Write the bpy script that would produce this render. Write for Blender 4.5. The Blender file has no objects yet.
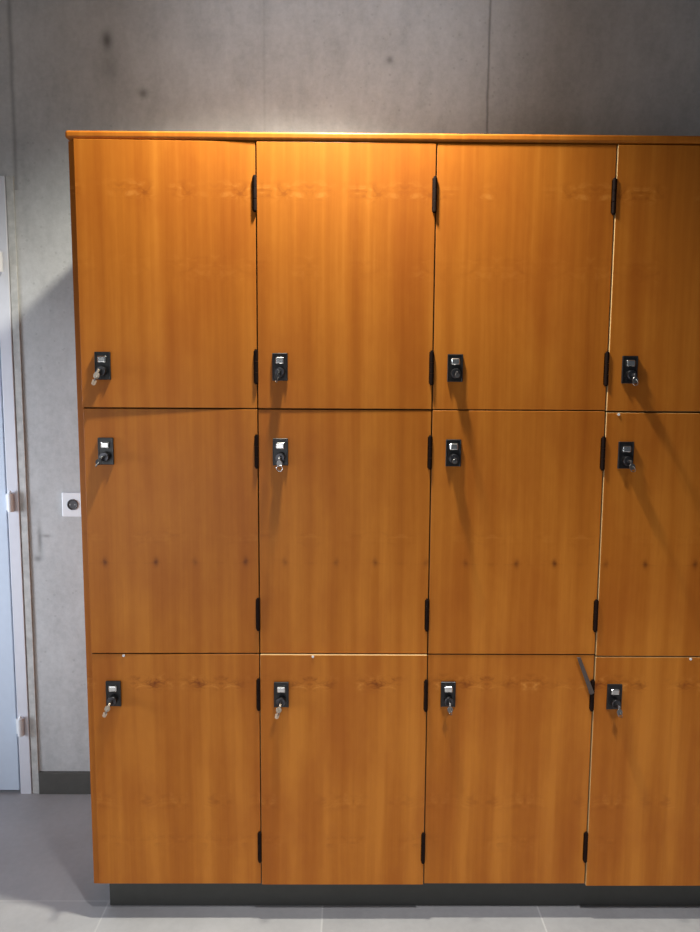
import bpy, bmesh, math, random
from mathutils import Vector, Matrix
S = bpy.context.scene
C = S.collection
PI = math.pi

# ------------------------------------------------------------------ camera
cam_d = bpy.data.cameras.new('camera')
cam_d.sensor_fit = 'VERTICAL'; cam_d.sensor_height = 36.0
cam_d.lens = 673.0 / 932.0 * 36.0
cam = bpy.data.objects.new('camera', cam_d); C.objects.link(cam)
_p, _ya, _ro = 0.1009, 0.0065, 0.0059
F = Vector((math.sin(_ya) * math.cos(_p), math.cos(_ya) * math.cos(_p), -math.sin(_p)))
R0 = Vector((math.cos(_ya), -math.sin(_ya), 0)); U0 = R0.cross(F)
# image is rotated slightly clockwise
R = R0 * math.cos(_ro) + U0 * math.sin(_ro)
U = R.cross(F)
cam.matrix_world = Matrix((
    (R.x, U.x, -F.x, 0.6179), (R.y, U.y, -F.y, -1.5913), (R.z, U.z, -F.z, 1.3233), (0, 0, 0, 1)))
S.camera = cam

# ------------------------------------------------------------------ colour management, sky, lights
S.view_settings.view_transform = 'Standard'; S.view_settings.look = 'None'
S.view_settings.gamma = 1; S.view_settings.use_curve_mapping = False
S.view_settings.exposure = 0.0
W = bpy.data.worlds.new('world'); S.world = W; W.use_nodes = True
W.node_tree.nodes['Background'].inputs[0].default_value = (0.80, 0.88, 1.0, 1)
W.node_tree.nodes['Background'].inputs[1].default_value = 0.08

def look(o, d):
    o.rotation_euler = Vector(d).to_track_quat('-Z', 'Y').to_euler()
def spot(name, loc, d, watts, col, cone, blend, radius):
    l = bpy.data.lights.new(name, 'SPOT'); l.energy = watts; l.color = col
    l.spot_size = math.radians(cone); l.spot_blend = blend; l.shadow_soft_size = radius
    o = bpy.data.objects.new(name, l); C.objects.link(o); o.location = loc; look(o, d); return o
def area(name, loc, d, watts, col, sx, sy):
    l = bpy.data.lights.new(name, 'AREA'); l.energy = watts; l.color = col
    l.shape = 'RECTANGLE'; l.size = sx; l.size_y = sy
    o = bpy.data.objects.new(name, l); C.objects.link(o); o.location = loc; look(o, d); return o
# ceiling spotlight grazing the locker fronts
spot('grazing_spotlight', (0.60, -0.16, 2.47), (-0.12, 0.08, -1), 178, (1.0, 0.98, 0.84), 130, 0.9, 0.042)
# unseen cool fill from the left, added to brighten the lower wall and door
spot('side_fill', (-2.3, -0.55, 1.05), (1.95, 1.1, -0.25), 250, (0.82, 0.89, 1.0), 46, 0.7, 0.45)
# unseen fill spot added to brighten the concrete above the lockers
spot('wall_fill', (0.60, -0.95, 2.80), (-0.02, 1.45, -0.34), 36, (0.86, 0.90, 1.0), 50, 1.0, 0.05)
# downlight over the floor in front of the lockers
spot('hall_downlight', (1.1, -1.25, 2.85), (0.0, 0.0, -1.0), 245, (0.98, 0.98, 1.0), 80, 0.9, 0.08)
# cool downlight over the door on the left
spot('door_downlight', (-0.95, 0.06, 2.60), (0.0, 0.0, -1.0), 20, (0.78, 0.87, 1.0), 86, 0.4, 0.05)
# unseen soft area fill added behind the viewer
area('hall_fill', (-0.9, -2.9, 0.65), (0.3, 1, -0.10), 22, (0.95, 0.97, 1.0), 2.6, 1.1)

# ------------------------------------------------------------------ helpers
def obj(name, bm, mats, parent=None, loc=None, smooth=False):
    me = bpy.data.meshes.new(name); bmesh.ops.recalc_face_normals(bm, faces=bm.faces[:])
    bm.to_mesh(me); bm.free()
    for m in (mats if isinstance(mats, (list, tuple)) else [mats]): me.materials.append(m)
    if smooth:
        for p in me.polygons: p.use_smooth = True
    o = bpy.data.objects.new(name, me); C.objects.link(o)
    if parent is not None: o.parent = parent
    if loc is not None: o.location = loc
    return o
def empty(name, loc=(0, 0, 0)):
    o = bpy.data.objects.new(name, None); C.objects.link(o); o.location = loc
    o.empty_display_size = 0.05; return o
def tag(o, label=None, cat=None, group=None, kind=None):
    if label: o['label'] = label
    if cat: o['category'] = cat
    if group: o['group'] = group
    if kind: o['kind'] = kind
    return o
def box(bm, a, b, bevel=0.0, seg=2, mi=0):
    t = bmesh.new()
    bmesh.ops.create_cube(t, size=1)
    for v in t.verts:
        v.co = Vector(((a[i] + b[i]) / 2 + v.co[i] * (b[i] - a[i]) for i in range(3)))
    if bevel > 0:
        bmesh.ops.bevel(t, geom=t.edges[:], offset=bevel, segments=seg, affect='EDGES', profile=0.5)
    for f in t.faces: f.material_index = mi
    join(bm, t)
def join(bm, t):
    me = bpy.data.meshes.new('tmp'); t.to_mesh(me); t.free(); bm.from_mesh(me); bpy.data.meshes.remove(me)
def cyl(bm, p0, p1, r, seg=24, r2=None, bevel=0.0, mi=0):
    p0, p1 = Vector(p0), Vector(p1); t = bmesh.new()
    bmesh.ops.create_cone(t, cap_ends=True, segments=seg, radius1=r, radius2=r if r2 is None else r2, depth=(p1 - p0).length)
    if bevel > 0:
        es = [e for e in t.edges if abs(e.verts[0].co.z - e.verts[1].co.z) < 1e-6]
        bmesh.ops.bevel(t, geom=es, offset=bevel, segments=2, affect='EDGES', profile=0.5)
    q = (p1 - p0).to_track_quat('Z', 'Y').to_matrix().to_4x4()
    bmesh.ops.transform(t, matrix=Matrix.Translation((p0 + p1) / 2) @ q, verts=t.verts[:])
    for f in t.faces: f.material_index = mi
    join(bm, t)
def torus(bm, c, R_, r, axis, n=28, m=8):
    t = bmesh.new(); vs = []
    for i in range(n):
        a = 2 * PI * i / n
        vs.append([t.verts.new(((R_ + r * math.cos(2 * PI * j / m)) * math.cos(a), (R_ + r * math.cos(2 * PI * j / m)) * math.sin(a), r * math.sin(2 * PI * j / m))) for j in range(m)])
    for i in range(n):
        for j in range(m):
            t.faces.new((vs[i][j], vs[(i + 1) % n][j], vs[(i + 1) % n][(j + 1) % m], vs[i][(j + 1) % m]))
    bmesh.ops.transform(t, matrix=Matrix.Translation(c) @ Vector(axis).to_track_quat('Z', 'Y').to_matrix().to_4x4(), verts=t.verts[:])
    join(bm, t)
def slab(bm, pts, y0, y1, bevel=0.0006):
    """outline in x,z extruded along y"""
    t = bmesh.new()
    f = t.faces.new([t.verts.new((x, y0, z)) for x, z in pts])
    r = bmesh.ops.extrude_face_region(t, geom=[f])
    for v in r['geom']:
        if isinstance(v, bmesh.types.BMVert): v.co.y = y1
    if bevel: bmesh.ops.bevel(t, geom=t.edges[:], offset=bevel, segments=1, affect='EDGES')
    join(bm, t)

# ------------------------------------------------------------------ materials
class NT:
    def __init__(s, name):
        s.m = bpy.data.materials.new(name); s.m.use_nodes = True; s.t = s.m.node_tree
        s.b = s.t.nodes['Principled BSDF']
        s.pos = s.t.nodes.new('ShaderNodeNewGeometry').outputs['Position']
        sp = s.t.nodes.new('ShaderNodeSeparateXYZ'); s.t.links.new(s.pos, sp.inputs[0])
        s.x, s.y, s.z = sp.outputs
    def set(s, i, v):
        if isinstance(v, (int, float, tuple, list)): i.default_value = v
        else: s.t.links.new(v, i)
    def ma(s, op, *a, clamp=False):
        n = s.t.nodes.new('ShaderNodeMath'); n.operation = op; n.use_clamp = clamp
        for k, v in enumerate(a): s.set(n.inputs[k], v)
        return n.outputs[0]
    def comb(s, x, y, z):
        n = s.t.nodes.new('ShaderNodeCombineXYZ')
        for k, v in enumerate((x, y, z)): s.set(n.inputs[k], v)
        return n.outputs[0]
    def noise(s, vec, scale, detail=4, rough=0.55, dist=0.0):
        n = s.t.nodes.new('ShaderNodeTexNoise'); s.set(n.inputs['Vector'], vec)
        n.inputs['Scale'].default_value = scale; n.inputs['Detail'].default_value = detail
        n.inputs['Roughness'].default_value = rough; n.inputs['Distortion'].default_value = dist
        return n.outputs['Fac']
    def vor(s, vec, scale):
        n = s.t.nodes.new('ShaderNodeTexVoronoi'); s.set(n.inputs['Vector'], vec); n.inputs['Scale'].default_value = scale
        return n.outputs['Distance'], n.outputs['Color']
    def ramp(s, f, stops):
        n = s.t.nodes.new('ShaderNodeValToRGB'); s.set(n.inputs[0], f); e = n.color_ramp.elements
        while len(e) < len(stops): e.new(0.5)
        for k, (p, c) in enumerate(stops):
            e[k].position = p; e[k].color = (c, c, c, 1) if isinstance(c, (int, float)) else (*c, 1)
        return n.outputs[0]
    def mix(s, f, a, b, mode='MIX'):
        n = s.t.nodes.new('ShaderNodeMix'); n.data_type = 'RGBA'; n.blend_type = mode
        s.set(n.inputs[0], f)
        s.set(n.inputs[6], (*a, 1) if isinstance(a, tuple) else a); s.set(n.inputs[7], (*b, 1) if isinstance(b, tuple) else b)
        return n.outputs[2]
    def bump(s, h, strength, dist):
        n = s.t.nodes.new('ShaderNodeBump'); s.set(n.inputs['Height'], h)
        n.inputs['Strength'].default_value = strength; n.inputs['Distance'].default_value = dist
        s.t.links.new(n.outputs[0], s.b.inputs['Normal'])
    def fin(s, col, rough=0.5, metal=0.0, spec=0.5):
        s.set(s.b.inputs['Base Color'], (*col, 1) if isinstance(col, tuple) else col)
        s.set(s.b.inputs['Roughness'], rough); s.b.inputs['Metallic'].default_value = metal
        s.b.inputs['Specular IOR Level'].default_value = spec
        return s.m

def plain(name, col, rough, metal=0.0, var=0.06, scale=40):
    n = NT(name); f = n.noise(n.pos, scale, 3)
    c = n.mix(n.ramp(f, [(0.3, 0.0), (0.7, 1.0)]), tuple(k * (1 - var) for k in col), tuple(min(1, k * (1 + var)) for k in col))
    return n.fin(c, rough, metal)

def gauss(n, v, c, w):
    d = n.ma('DIVIDE', n.ma('SUBTRACT', v, c), w)
    return n.ma('EXPONENT', n.ma('MULTIPLY', n.ma('MULTIPLY', d, d), -1.0))

def veneer():
    n = NT('orange_veneer')
    wob = n.ma('MULTIPLY', n.ma('SUBTRACT', n.noise(n.comb(n.x, 0.0, n.z), 1.6, 2), 0.5), 0.02)
    xw = n.ma('ADD', n.x, wob)
    mx = n.ma('PINGPONG', n.ma('SUBTRACT', xw, -0.008), 0.1083)          # book-matched leaves
    # broad vertical bands, repeated leaf by leaf, drifting slightly between rows
    bands = n.noise(n.comb(n.ma('MULTIPLY', mx, 24.0), 0.0, n.ma('MULTIPLY', n.z, 0.9)), 1.0, 3, 0.5)
    bands2 = n.noise(n.comb(n.ma('MULTIPLY', xw, 13.0), 3.0, n.ma('MULTIPLY', n.z, 0.5)), 1.0, 2, 0.5)
    grain = n.noise(n.comb(n.ma('MULTIPLY', n.x, 230.0), 0.0, n.ma('MULTIPLY', n.z, 5.0)), 1.0, 4, 0.65)
    fleck = n.noise(n.comb(n.ma('MULTIPLY', n.x, 60.0), 5.0, n.ma('MULTIPLY', n.z, 28.0)), 1.0, 3, 0.6)
    v = n.ma('ADD', n.ma('ADD', n.ma('MULTIPLY', bands, 0.54), n.ma('MULTIPLY', bands2, 0.30)),
             n.ma('ADD', n.ma('MULTIPLY', grain, 0.10), n.ma('MULTIPLY', fleck, 0.06)))
    col = n.ramp(v, [(0.33, (0.345, 0.094, 0.0085)), (0.47, (0.445, 0.137, 0.0135)), (0.61, (0.56, 0.195, 0.024))])
    blot = n.noise(n.comb(n.ma('MULTIPLY', xw, 6.0), 11.0, n.ma('MULTIPLY', n.z, 2.6)), 1.0, 4, 0.6)
    col = n.mix(n.ramp(blot, [(0.36, 0.34), (0.56, 0.0)]), col, (0.30, 0.062, 0.006))
    # cross figure: each leaf carries the same flame marks at the same heights
    flame = n.noise(n.comb(n.ma('MULTIPLY', mx, 30.0), n.ma('MULTIPLY', n.z, 55.0), 1.0), 1.0, 3, 0.6, 0.6)
    dk = n.ramp(flame, [(0.50, 0.0), (0.66, 1.0)]); lt = n.ramp(flame, [(0.30, 1.0), (0.46, 0.0)])
    hb = None
    for zc, w, k in ((1.79, 0.018, 0.9), (0.627, 0.016, 1.7), (0.322, 0.018, 0.55), (0.215, 0.022, 0.35), (0.99, 0.02, 0.35), (1.62, 0.03, 0.3)):
        g = n.ma('MULTIPLY', gauss(n, n.ma('ADD', n.z, n.ma('MULTIPLY', wob, 0.9)), zc, w), k)
        hb = g if hb is None else n.ma('ADD', hb, g)
    patch = n.ramp(n.noise(n.comb(n.ma('MULTIPLY', n.x, 9.0), 7.0, n.ma('MULTIPLY', n.z, 3.0)), 1.0, 1), [(0.42, 0.0), (0.56, 1.0)])
    hb = n.ma('MULTIPLY', hb, patch)
    col = n.mix(n.ma('MULTIPLY', n.ma('MULTIPLY', dk, hb), 0.62), col, (0.20, 0.045, 0.005))
    col = n.mix(n.ma('MULTIPLY', n.ma('MULTIPLY', lt, hb), 0.55), col, (0.70, 0.29, 0.06))
    # row of small dark knots across the middle doors
    kx = n.ma('ABSOLUTE', n.ma('SUBTRACT', mx, 0.047))
    kz = n.ma('SUBTRACT', n.z, n.ma('ADD', 0.930, n.ma('MULTIPLY', wob, 0.8)))
    kn = n.ma('MULTIPLY', gauss(n, kx, 0.0, 0.0055), gauss(n, kz, 0.0, 0.0105))
    kl = n.ma('MULTIPLY', gauss(n, kz, 0.0, 0.005), n.ramp(flame, [(0.45, 0.0), (0.6, 1.0)]))
    kk = n.ma('MULTIPLY', n.ma('ADD', n.ma('MULTIPLY', kn, 0.75), n.ma('MULTIPLY', kl, 0.2), clamp=True), n.ma('MULTIPLY_ADD', flame, 1.3, n.ma('MULTIPLY_ADD', patch, 0.5, -0.25)), clamp=True)
    col = n.mix(kk, col, (0.13, 0.03, 0.005))
    n.bump(grain, 0.05, 0.0006)
    m = n.fin(col, n.ma('ADD', 0.34, n.ma('MULTIPLY', grain, 0.12)), 0.0, 0.22)
    return m

def concrete(seams=True):
    n = NT('board_marked_concrete')
    a = n.noise(n.pos, 2.2, 5, 0.6); b = n.noise(n.comb(n.ma('MULTIPLY', n.x, 3.0), 0.0, n.z), 6, 4, 0.6); c = n.noise(n.pos, 70, 5, 0.7)
    v = n.ma('ADD', n.ma('ADD', n.ma('MULTIPLY', a, 0.42), n.ma('MULTIPLY', b, 0.28)), n.ma('MULTIPLY', c, 0.30))
    col = n.ramp(v, [(0.36, (0.36, 0.36, 0.36)), (0.50, (0.46, 0.46, 0.46)), (0.64, (0.55, 0.55, 0.55))])
    d, vc = n.vor(n.comb(n.x, 0.0, n.z), 9.0)
    sep = n.t.nodes.new('ShaderNodeSeparateColor'); n.t.links.new(vc, sep.inputs[0])
    rad = n.ma('MULTIPLY', n.ma('POWER', sep.outputs[0], 3.0), 0.075)
    pit = n.ma('GREATER_THAN', rad, d)
    d2, vc2 = n.vor(n.comb(n.x, 2.0, n.z), 34.0)
    pit2 = n.ma('MULTIPLY', n.ma('LESS_THAN', d2, 0.13), n.ma('GREATER_THAN', n.noise(n.pos, 2.6, 2), 0.55))
    marks = n.ma('ADD', n.ma('MULTIPLY', pit, 0.35), n.ma('MULTIPLY', pit2, 0.15))
    for px, pz, rx, rz, k in ((-0.105, 2.387, 0.016, 0.026, 0.75), (-0.0006, 2.236, 0.014, 0.014, 0.6), (0.745, 2.337, 0.010, 0.012, 0.6),
                              (-0.100, 2.31, 0.03, 0.05, 0.22), (-0.366, 0.862, 0.007, 0.045, 0.55), (-0.345, 0.875, 0.016, 0.006, 0.45), (-0.375, 0.80, 0.012, 0.010, 0.5)):
        g = n.ma('MULTIPLY', n.ma('MULTIPLY', gauss(n, n.x, px, rx), gauss(n, n.z, pz, rz)), k)
        marks = n.ma('ADD', marks, g)
    if seams:
        for sx, w, k in ((1.047, 0.0035, 0.55), (0.369, 0.004, 0.12), (-0.391, 0.007, 0.4)):
            g = n.ma('MULTIPLY', gauss(n, n.ma('ADD', n.x, n.ma('MULTIPLY', n.noise(n.pos, 12, 2), 0.006)), sx, w), k)
            if sx < 0: g = n.ma('MULTIPLY', g, n.ma('GREATER_THAN', n.z, 1.95))
            marks = n.ma('ADD', marks, g)
    marks = n.ma('MINIMUM', marks, 0.85)
    col = n.mix(marks, col, (0.09, 0.086, 0.08))
    n.bump(n.ma('SUBTRACT', n.ma('MULTIPLY', c, 0.5), marks), 0.35, 0.004)
    return n.fin(col, 0.82, 0, 0.25)

def tiles():
    n = NT('grey_stone_tiles')
    P = 0.5625
    fx = n.ma('PINGPONG', n.ma('SUBTRACT', n.x, 0.0 + 0.001), P / 2)     # 0 at a joint
    fy = n.ma('PINGPONG', n.ma('SUBTRACT', n.y, 0.062), P / 2)
    def joint(f): return n.ma('LESS_THAN', f, 0.0022)
    j = n.ma('MAXIMUM', joint(fx), joint(fy))
    ix = n.ma('FLOOR', n.ma('DIVIDE', n.ma('SUBTRACT', n.x, 0.001), P)); iy = n.ma('FLOOR', n.ma('DIVIDE', n.ma('SUBTRACT', n.y, 0.062), P))
    wn = n.t.nodes.new('ShaderNodeTexWhiteNoise'); wn.noise_dimensions = '3D'; n.t.links.new(n.comb(ix, iy, 3.0), wn.inputs['Vector'])
    v = n.ma('ADD', n.ma('ADD', n.ma('MULTIPLY', n.noise(n.pos, 5, 5, 0.6), 0.55), n.ma('MULTIPLY', n.noise(n.pos, 60, 4, 0.6), 0.2)), n.ma('MULTIPLY', wn.outputs['Value'], 0.25))
    col = n.ramp(v, [(0.3, (0.31, 0.302, 0.31)), (0.5, (0.38, 0.371, 0.38)), (0.7, (0.45, 0.44, 0.45))])
    col = n.mix(j, col, (0.50, 0.49, 0.49))
    n.bump(n.ma('SUBTRACT', 1.0, j), 0.3, 0.001)
    return n.fin(col, 0.42, 0, 0.45)

M_WOOD = veneer(); M_CONC = concrete(); M_TILE = tiles()
M_EDGE = plain('lit_pale_edge_banding', (0.62, 0.42, 0.20), 0.45)  # light caught on a few door edges is painted in as a paler tone
M_TOP = plain('brown_top_face_bounce', (0.34, 0.18, 0.08), 0.6)  # unseen top face, brown chosen for the light it bounces onto the wall
M_DARK = plain('dark_locker_interior', (0.16, 0.06, 0.015), 0.7)
M_PLINTH = plain('dark_grey_plinth', (0.055, 0.055, 0.05), 0.55)
M_BASE = plain('dark_grey_baseboard', (0.075, 0.072, 0.065), 0.55)
M_BLACK = plain('black_lock_plastic', (0.012, 0.011, 0.012), 0.32)
M_CHROME = plain('brushed_chrome', (0.75, 0.74, 0.72), 0.24, 1.0)
M_STEEL = plain('dull_steel', (0.24, 0.235, 0.235), 0.36, 1.0)
M_HINGE = plain('dark_bronze_hinge', (0.010, 0.0035, 0.002), 0.7, 0.0)
M_HINGE.node_tree.nodes['Principled BSDF'].inputs['Specular IOR Level'].default_value = 0.12
M_GUN = plain('dark_gunmetal', (0.10, 0.10, 0.11), 0.34, 1.0)
M_EDGEB = plain('orange_brown_edge_banding', (0.26, 0.10, 0.025), 0.5)
M_BRASS = plain('worn_nickel_key', (0.5, 0.42, 0.33), 0.4, 1.0)
M_TAGD = plain('black_key_cap', (0.02, 0.019, 0.02), 0.4)
M_TAGP = plain('pale_key_tag', (0.62, 0.46, 0.33), 0.45)
M_GREYM = plain('grey_brown_strap', (0.085, 0.062, 0.055), 0.6)
M_DOOR = plain('pale_blue_door_paint', (0.56, 0.64, 0.76), 0.4, 0, 0.02)
M_FRAME = plain('white_frame_paint', (0.66, 0.67, 0.73), 0.4, 0, 0.02)
M_PLAST = plain('pale_rough_plaster', (0.47, 0.465, 0.45), 0.85, 0, 0.18)
M_WHITE = plain('white_plastic', (0.74, 0.75, 0.78), 0.35, 0, 0.02)
M_CEIL = plain('ceiling_paint', (0.08, 0.08, 0.085), 0.8)
M_HOLE = plain('dark_socket', (0.05, 0.05, 0.055), 0.5)

# ------------------------------------------------------------------ the setting
YW = 0.55
bm = bmesh.new(); box(bm, (-3.0, -4.5, -0.1), (4.2, YW + 0.2, 0)); tag(obj('floor', bm, M_TILE), kind='structure')
bm = bmesh.new(); box(bm, (-3.0, -2.0, 2.95), (4.2, YW + 0.2, 3.05)); tag(obj('ceiling', bm, M_CEIL), kind='structure')
# wall with the door opening left of x = -0.46
bm = bmesh.new()
box(bm, (-0.462, YW, 0), (4.2, YW + 0.2, 2.95)); box(bm, (-3.0, YW, 0), (-1.37, YW + 0.2, 2.95)); box(bm, (-1.37, YW, 1.975), (-0.462, YW + 0.2, 2.95))
tag(obj('wall_back', bm, M_CONC), kind='structure')
bm = bmesh.new(); box(bm, (-0.3995, YW - 0.010, 0), (4.2, YW, 0.0765), 0.0015); tag(obj('baseboard_back', bm, M_BASE), kind='structure')
bm = bmesh.new(); box(bm, (-0.4235, YW - 0.006, 0), (-0.4005, YW, 1.99), 0.0015); tag(obj('trim_1', bm, M_PLAST), kind='structure')

d = empty('door_1', (-0.915, YW, 0)); tag(d, kind='structure')
ox = Vector((0.915, -YW, 0))
bm = bmesh.new()
L_, R_, T_ = -1.40, -0.425, 1.99
def fr(a, b): box(bm, tuple(Vector(a) + ox), tuple(Vector(b) + ox), 0.002)
fr((-0.4615, YW - 0.009, 0), (R_, YW - 0.0005, T_))
fr((L_, YW - 0.009, 0), (-1.3705, YW - 0.0005, T_)); fr((-1.371, YW - 0.009, T_ - 0.030), (-0.461, YW - 0.0005, T_))
obj('door_frame', bm, M_FRAME, d)
bm = bmesh.new(); box(bm, tuple(Vector((-1.367, YW - 0.006, 0.012)) + ox), tuple(Vector((-0.4665, YW + 0.035, 1.955)) + ox), 0.002); leaf = obj('door_leaf', bm, M_DOOR, d)
for z in (0.240, 0.986, 1.731):
    bm = bmesh.new(); x = -0.4425 + 0.915
    cyl(bm, (x - 0.004, -0.020, z - 0.030), (x - 0.004, -0.020, z + 0.030), 0.0095, 20, bevel=0.001)
    cyl(bm, (x - 0.004, -0.020, z + 0.030), (x - 0.004, -0.020, z + 0.038), 0.006, 16, 0.002)
    box(bm, (x - 0.021, -0.016, z - 0.026), (x - 0.004, -0.0065, z + 0.026), 0.001)
    obj('hinge', bm, M_WHITE, d)
bm = bmesh.new()

# light socket plate on the wall
t = tag(empty('socket_outlet', (-0.256, YW, 0.979)), 'small white square wall socket with a round dark hole, half behind the locker side', 'socket')
bm = bmesh.new(); box(bm, (-0.032, -0.010, -0.040), (0.048, -0.0003, 0.039), 0.003); obj('cover_plate', bm, M_WHITE, t)
bm = bmesh.new(); cyl(bm, (0.003, -0.0095, 0), (0.003, -0.0115, 0), 0.0155, 32, bevel=0.0005); torus(bm, (0.003, -0.012, 0), 0.0155, 0.002, (0, 1, 0))
so = obj('socket_well', bm, M_HOLE, t)
bm = bmesh.new()
for s in (-1, 1): cyl(bm, (0.003 + s * 0.0075, -0.0112, 0), (0.003 + s * 0.0075, -0.0122, 0), 0.0025, 12)
obj('contact', bm, M_STEEL, so)

# ------------------------------------------------------------------ the locker bank
CW = 0.4106; NC = 4; X0 = -0.0195; X1 = NC * CW + 0.0195
ZB, ZT = 0.0975, 1.9025
YB = 0.535
lk = tag(empty('locker_cabinet', ((X0 + X1) / 2, YB / 2, 0)), 'large orange-brown wooden locker cabinet with rows of square doors standing before the concrete wall', 'lockers')
o0 = Vector((-(X0 + X1) / 2, -YB / 2, 0))
def lbox(bm, a, b, bev=0.001, seg=2, mi=0): box(bm, tuple(Vector(a) + o0), tuple(Vector(b) + o0), bev, seg, mi)
bm = bmesh.new(); lbox(bm, (X0, -0.004, ZT), (X1, YB, ZT + 0.0175), 0.0055, 4)
for f in bm.faces:
    if f.normal.z > 0.9: f.material_index = 1
obj('top_panel', bm, [M_WOOD, M_TOP], lk)
bm = bmesh.new(); lbox(bm, (X0, 0.015, ZB - 0.012), (-0.0030, YB, ZT), 0.001); obj('side_panel', bm, M_WOOD, lk)
bm = bmesh.new(); lbox(bm, (X1 - 0.017, 0.004, ZB - 0.012), (X1, YB, ZT), 0.001); obj('side_panel', bm, M_WOOD, lk)
bm = bmesh.new()
lbox(bm, (-0.0025, 0.026, ZB - 0.012), (X1 - 0.017, YB, ZB + 0.006), 0.0005)
for i in range(1, NC): lbox(bm, (i * CW - 0.009, 0.026, ZB + 0.006), (i * CW + 0.009, YB - 0.012, ZT), 0.0005)
for z in (0.7005, 1.297): lbox(bm, (-0.0025, 0.027, z - 0.009), (X1 - 0.017, YB - 0.012, z + 0.009), 0.0005)
lbox(bm, (-0.0025, YB - 0.012, ZB), (X1 - 0.017, YB - 0.002, ZT), 0)
tag(obj('carcass', bm, M_DARK, lk), 'dark inner panels seen only through the gaps between doors')
bm = bmesh.new(); lbox(bm, (0.008, 0.047, 0.0), (X1 - 0.03, 0.065, ZB - 0.012), 0.001); lbox(bm, (0.008, 0.065, 0.0), (0.024, YB - 0.03, ZB - 0.012), 0.001)
obj('plinth', bm, M_PLINTH, lk)

ROWS = [(1.2978, 1.8995), (0.7018, 1.2950), (0.0985, 0.6990)]
LOCKZ = [1.363, 1.163, 0.567]
LOCKZ = [1.3820, 1.1830, 0.5880]
HZ = [(1.785, 1.394), (1.1955, 0.7995), (0.5975, 0.199)]
# swing outwards (degrees about the hinge side), forward offset, drop
WARP = {(0, 0): (1.2, 0, 0), (1, 0): (0.6, 0, 0), (0, 3): (-0.05, 0.0035, 0.0015), (1, 3): (0.1, 0.003, 0.003), (2, 3): (0.1, 0.003, 0.0035),
        (2, 1): (0.1, 0.0045, 0), (1, 2): (0.05, 0.001, 0), (0, 1): (0.12, 0.001, 0), (0, 2): (0.05, 0.0, 0), (2, 2): (0.05, 0, 0), (2, 0): (0.15, 0.0015, 0)}

def door_mesh(w, h):
    # origin on the hinge edge (right), bottom; front face towards -y, veneer on the face and banding on the edges
    bm = bmesh.new()
    box(bm, (-w, 0, 0), (0, 0.019, h), 0.0011, 2)
    for f in bm.faces:
        c = f.calc_center_median(); nrm = f.normal
        f.material_index = 0 if abs(nrm.y) > 0.9 else 1
    return bm
def hinge_mesh():
    bm = bmesh.new()
    for k in range(3): cyl(bm, (0, 0, -0.038 + k * 0.0256), (0, 0, -0.038 + k * 0.0256 + 0.0248), 0.0048, 16, bevel=0.0006)
    for s in (-1, 1): cyl(bm, (0, 0, s * 0.038), (0, 0, s * 0.0405), 0.0035, 12)
    box(bm, (-0.0065, 0.002, -0.037), (-0.0015, 0.022, 0.037), 0.0004, 1)
    return bm
def plate_mesh():
    bm = bmesh.new(); box(bm, (-0.0180, -0.0050, -0.0320), (0.0180, 0, 0.0320), 0.0016, 2)
    # raised rim around the face
    box(bm, (-0.0180, -0.0064, -0.0320), (-0.0150, -0.0040, 0.0320), 0.0007, 1); box(bm, (0.0150, -0.0064, -0.0320), (0.0180, -0.0040, 0.0320), 0.0007, 1)
    box(bm, (-0.0160, -0.0064, 0.0290), (0.0160, -0.0040, 0.0320), 0.0007, 1)
    return bm
def button_mesh():
    bm = bmesh.new(); box(bm, (-0.0100, -0.0115, 0.007), (0.0100, -0.0049, 0.0225), 0.0030, 3)
    return bm
def barrel_mesh():
    bm = bmesh.new()
    cyl(bm, (0, -0.0049, -0.0125), (0, -0.0200, -0.0125), 0.0110, 28, bevel=0.0012)
    cyl(bm, (0, -0.0198, -0.0125), (0, -0.0208, -0.0125), 0.0072, 24)
    return bm
protos = {}
hingeP = plateP = buttonP = barrelP = None
for r, (z0, z1) in enumerate(ROWS):
    for c in range(NC):
        sw, fwd, drop = WARP.get((r, c), (0, 0, 0))
        w = CW - 0.0028
        bm = door_mesh(w, z1 - z0)
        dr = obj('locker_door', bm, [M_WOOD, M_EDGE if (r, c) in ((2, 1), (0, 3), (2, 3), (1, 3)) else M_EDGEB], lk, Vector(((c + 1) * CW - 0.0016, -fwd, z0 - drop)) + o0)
        dr.rotation_euler = (0, 0, math.radians(sw))
        lx = c * CW + (0.0490 if c == 3 else 0.0515 if c == 2 else 0.0530) - ((c + 1) * CW - 0.0016); lz = LOCKZ[r] - z0
        # lock
        def sub(name, proto, fn, mat, loc, smooth=False):
            if proto is None:
                proto = obj(name, fn(), mat, dr, loc, smooth); return proto, proto
            q = proto.copy(); C.objects.link(q); q.parent = dr; q.location = loc; return proto, q
        LP = (lx, 0, lz + 0.012)
        plateP, q = sub('lock_plate', plateP, plate_mesh, M_BLACK, LP)
        buttonP, q = sub('lock_button', buttonP, button_mesh, M_CHROME, LP)
        barrelP, q = sub('lock_barrel', barrelP, barrel_mesh, M_GUN, LP)
        for hz in HZ[r]:
            hingeP, q = sub('hinge', hingeP, hinge_mesh, M_HINGE, (-0.0015, -0.0020, hz - z0))
        protos[(r, c)] = (dr, lx, lz)

# small white dots on the upper edges of four doors
for (r, c), x in (((2, 0), 0.0793), ((2, 1), 0.5405), ((1, 3), 1.2609), ((2, 3), 1.4654)):
    dr = protos[(r, c)][0]; h = ROWS[r][1] - ROWS[r][0]
    bm = bmesh.new(); cyl(bm, (0, 0, 0), (0, -0.0016, 0), 0.0032, 16, bevel=0.0004)
    tag(obj('white_dot', bm, M_WHITE, dr, (x - ((c + 1) * CW - 0.0016), 0, h - 0.0040)), 'tiny white dot')
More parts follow.
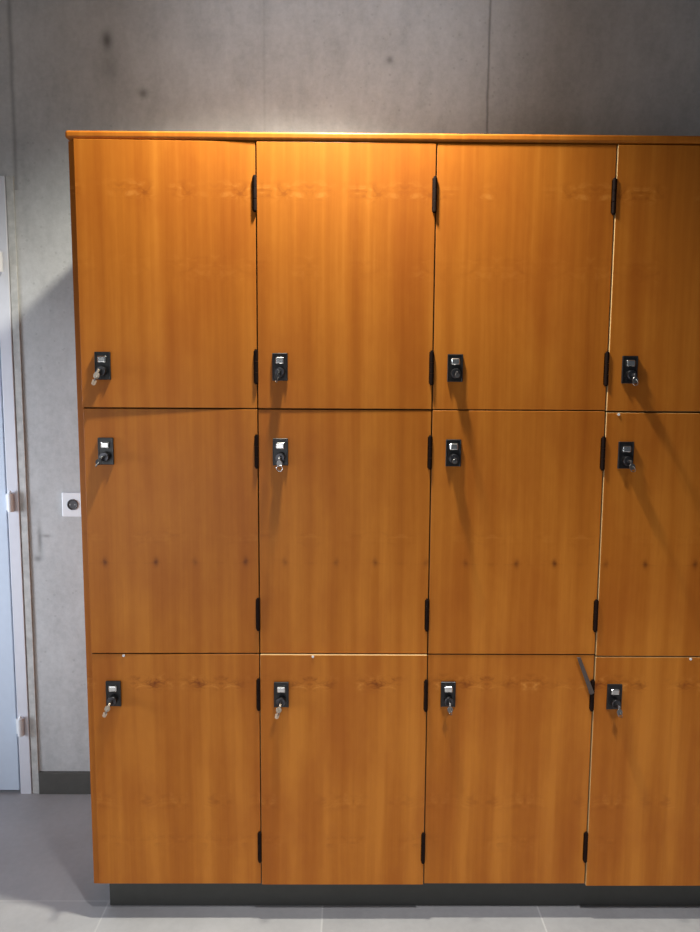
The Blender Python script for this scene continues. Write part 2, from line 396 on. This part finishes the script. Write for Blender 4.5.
# loose grey strip sticking out at the upper hinge of the third bottom door
dr = protos[(2, 2)][0]
bm = bmesh.new()
pts = [(-0.0475, 0.0), (-0.0385, 0.0), (-0.0010, -0.090), (-0.0075, -0.094), (-0.0140, -0.088)]
t = bmesh.new(); slab(t, pts, -0.010, -0.0075, 0.0006); join(bm, t)
box(bm, (-0.012, -0.0095, -0.094), (-0.006, 0.0, -0.080), 0.0005, 1)
tag(obj('strap', bm, M_GREYM, dr, (0.0015, 0, 0.5985)), 'slanting grey strip beside the upper hinge')

# ------------------------------------------------------------------ keys, one in every lock
def bow_outline(rx, rz, neck):
    pts = [(-0.0028, 0.0), (-0.0028, -neck)]
    for k in range(13):
        a = math.radians(115 + k * (310 / 12)); pts.append((rx * math.cos(a), -neck - rz * 0.9 + rz * math.sin(a)))
    pts += [(0.0028, -neck), (0.0028, 0.0)]
    return pts
KEYS = {  # swing of the bow (deg, positive to the right), kind, label
 (0, 0): (-22, 'pale', 'small pale key with ring, tipped left, in the top left locker lock'),
 (0, 1): (-14, 'black', 'black-capped key tipped left in the top row lock of the second column'),
 (0, 2): (4, 'short', 'short silver key barely showing in the top row lock of the third column'),
 (0, 3): (5, 'silver', 'silver key hanging straight in the top row lock of the rightmost column'),
 (1, 0): (-34, 'black', 'black-capped key leaning far left in the middle row lock of the leftmost column'),
 (1, 1): (2, 'ring', 'silver key with a bright hanging ring in the middle row lock of the second column'),
 (1, 2): (-16, 'short', 'short dull key tipped left in the middle row lock of the third column'),
 (1, 3): (16, 'silver', 'silver key leaning right in the middle row lock of the rightmost column'),
 (2, 0): (-24, 'pale', 'pale key with a small tag, tipped left, in the bottom left locker lock'),
 (2, 1): (-16, 'pale', 'pale key with a small tag in the bottom row lock of the second column'),
 (2, 2): (3, 'silver', 'silver key hanging below the bottom row lock of the third column'),
 (2, 3): (8, 'silver', 'silver key hanging below the bottom row lock of the rightmost column'),
}
def make_key(kind):
    k = empty('locker_key')
    bm = bmesh.new()
    mat = M_TAGD if kind == 'black' else (M_BRASS if kind == 'pale' else M_STEEL)
    # the blade enters the barrel along y, bow hangs from it in front
    box(bm, (-0.0012, -0.0120, -0.0040), (0.0012, 0.0, 0.0040), 0.0003, 1)
    obj('key_blade', bm, M_STEEL, k)
    bm = bmesh.new()
    if kind == 'short': slab(bm, bow_outline(0.0075, 0.0065, 0.001), -0.0150, -0.0125)
    else: slab(bm, bow_outline(0.0085, 0.0095, 0.006), -0.0155, -0.0125)
    box(bm, (-0.0030, -0.0150, -0.0050), (0.0030, -0.0110, 0.0040), 0.0005, 1)
    obj('key_bow', bm, mat, k)
    if kind in ('pale', 'ring', 'black', 'silver'):
        bm = bmesh.new(); z = -0.0225 if kind != 'ring' else -0.028
        torus(bm, (0, -0.0140, z), 0.0075 if kind != 'ring' else 0.0085, 0.0011 if kind != 'ring' else 0.0016, (0.9, 0.45, 0) if kind != 'ring' else (0.25, 1, 0))
        obj('key_ring', bm, M_CHROME if kind == 'ring' else M_STEEL, k, smooth=True)
    if kind == 'pale':
        bm = bmesh.new(); slab(bm, [(-0.0050, -0.027), (0.0050, -0.027), (0.0062, -0.030), (0.0055, -0.041), (0.0, -0.0435), (-0.0055, -0.041), (-0.0062, -0.030)], -0.0150, -0.0130)
        obj('key_tag', bm, M_TAGP, k)
    return k
kp = {}
def dup(root):
    r = root.copy(); C.objects.link(r)
    for ch in list(root.children):
        q = ch.copy(); C.objects.link(q); q.parent = r
    return r
for (r, c), (ang, kind, lab) in KEYS.items():
    if kind not in kp: k = kp[kind] = make_key(kind)
    else: k = dup(kp[kind])
    sw, fwd, drop = WARP.get((r, c), (0, 0, 0))
    dr, lx, lz = protos[(r, c)]
    a = math.radians(sw)
    hx, hy, hz = (c + 1) * CW - 0.0016, -fwd, ROWS[r][0] - drop
    p = Vector((lx, -0.0209, 0))
    k.location = (hx + math.cos(a) * p.x - math.sin(a) * p.y, hy + math.sin(a) * p.x + math.cos(a) * p.y, hz + lz + 0.012 - 0.0125)
    k.rotation_euler = (0, math.radians(-ang), a); k.scale = (0.82, 1.0, 0.82)
    tag(k, lab, 'key', 'keys in the locker locks')
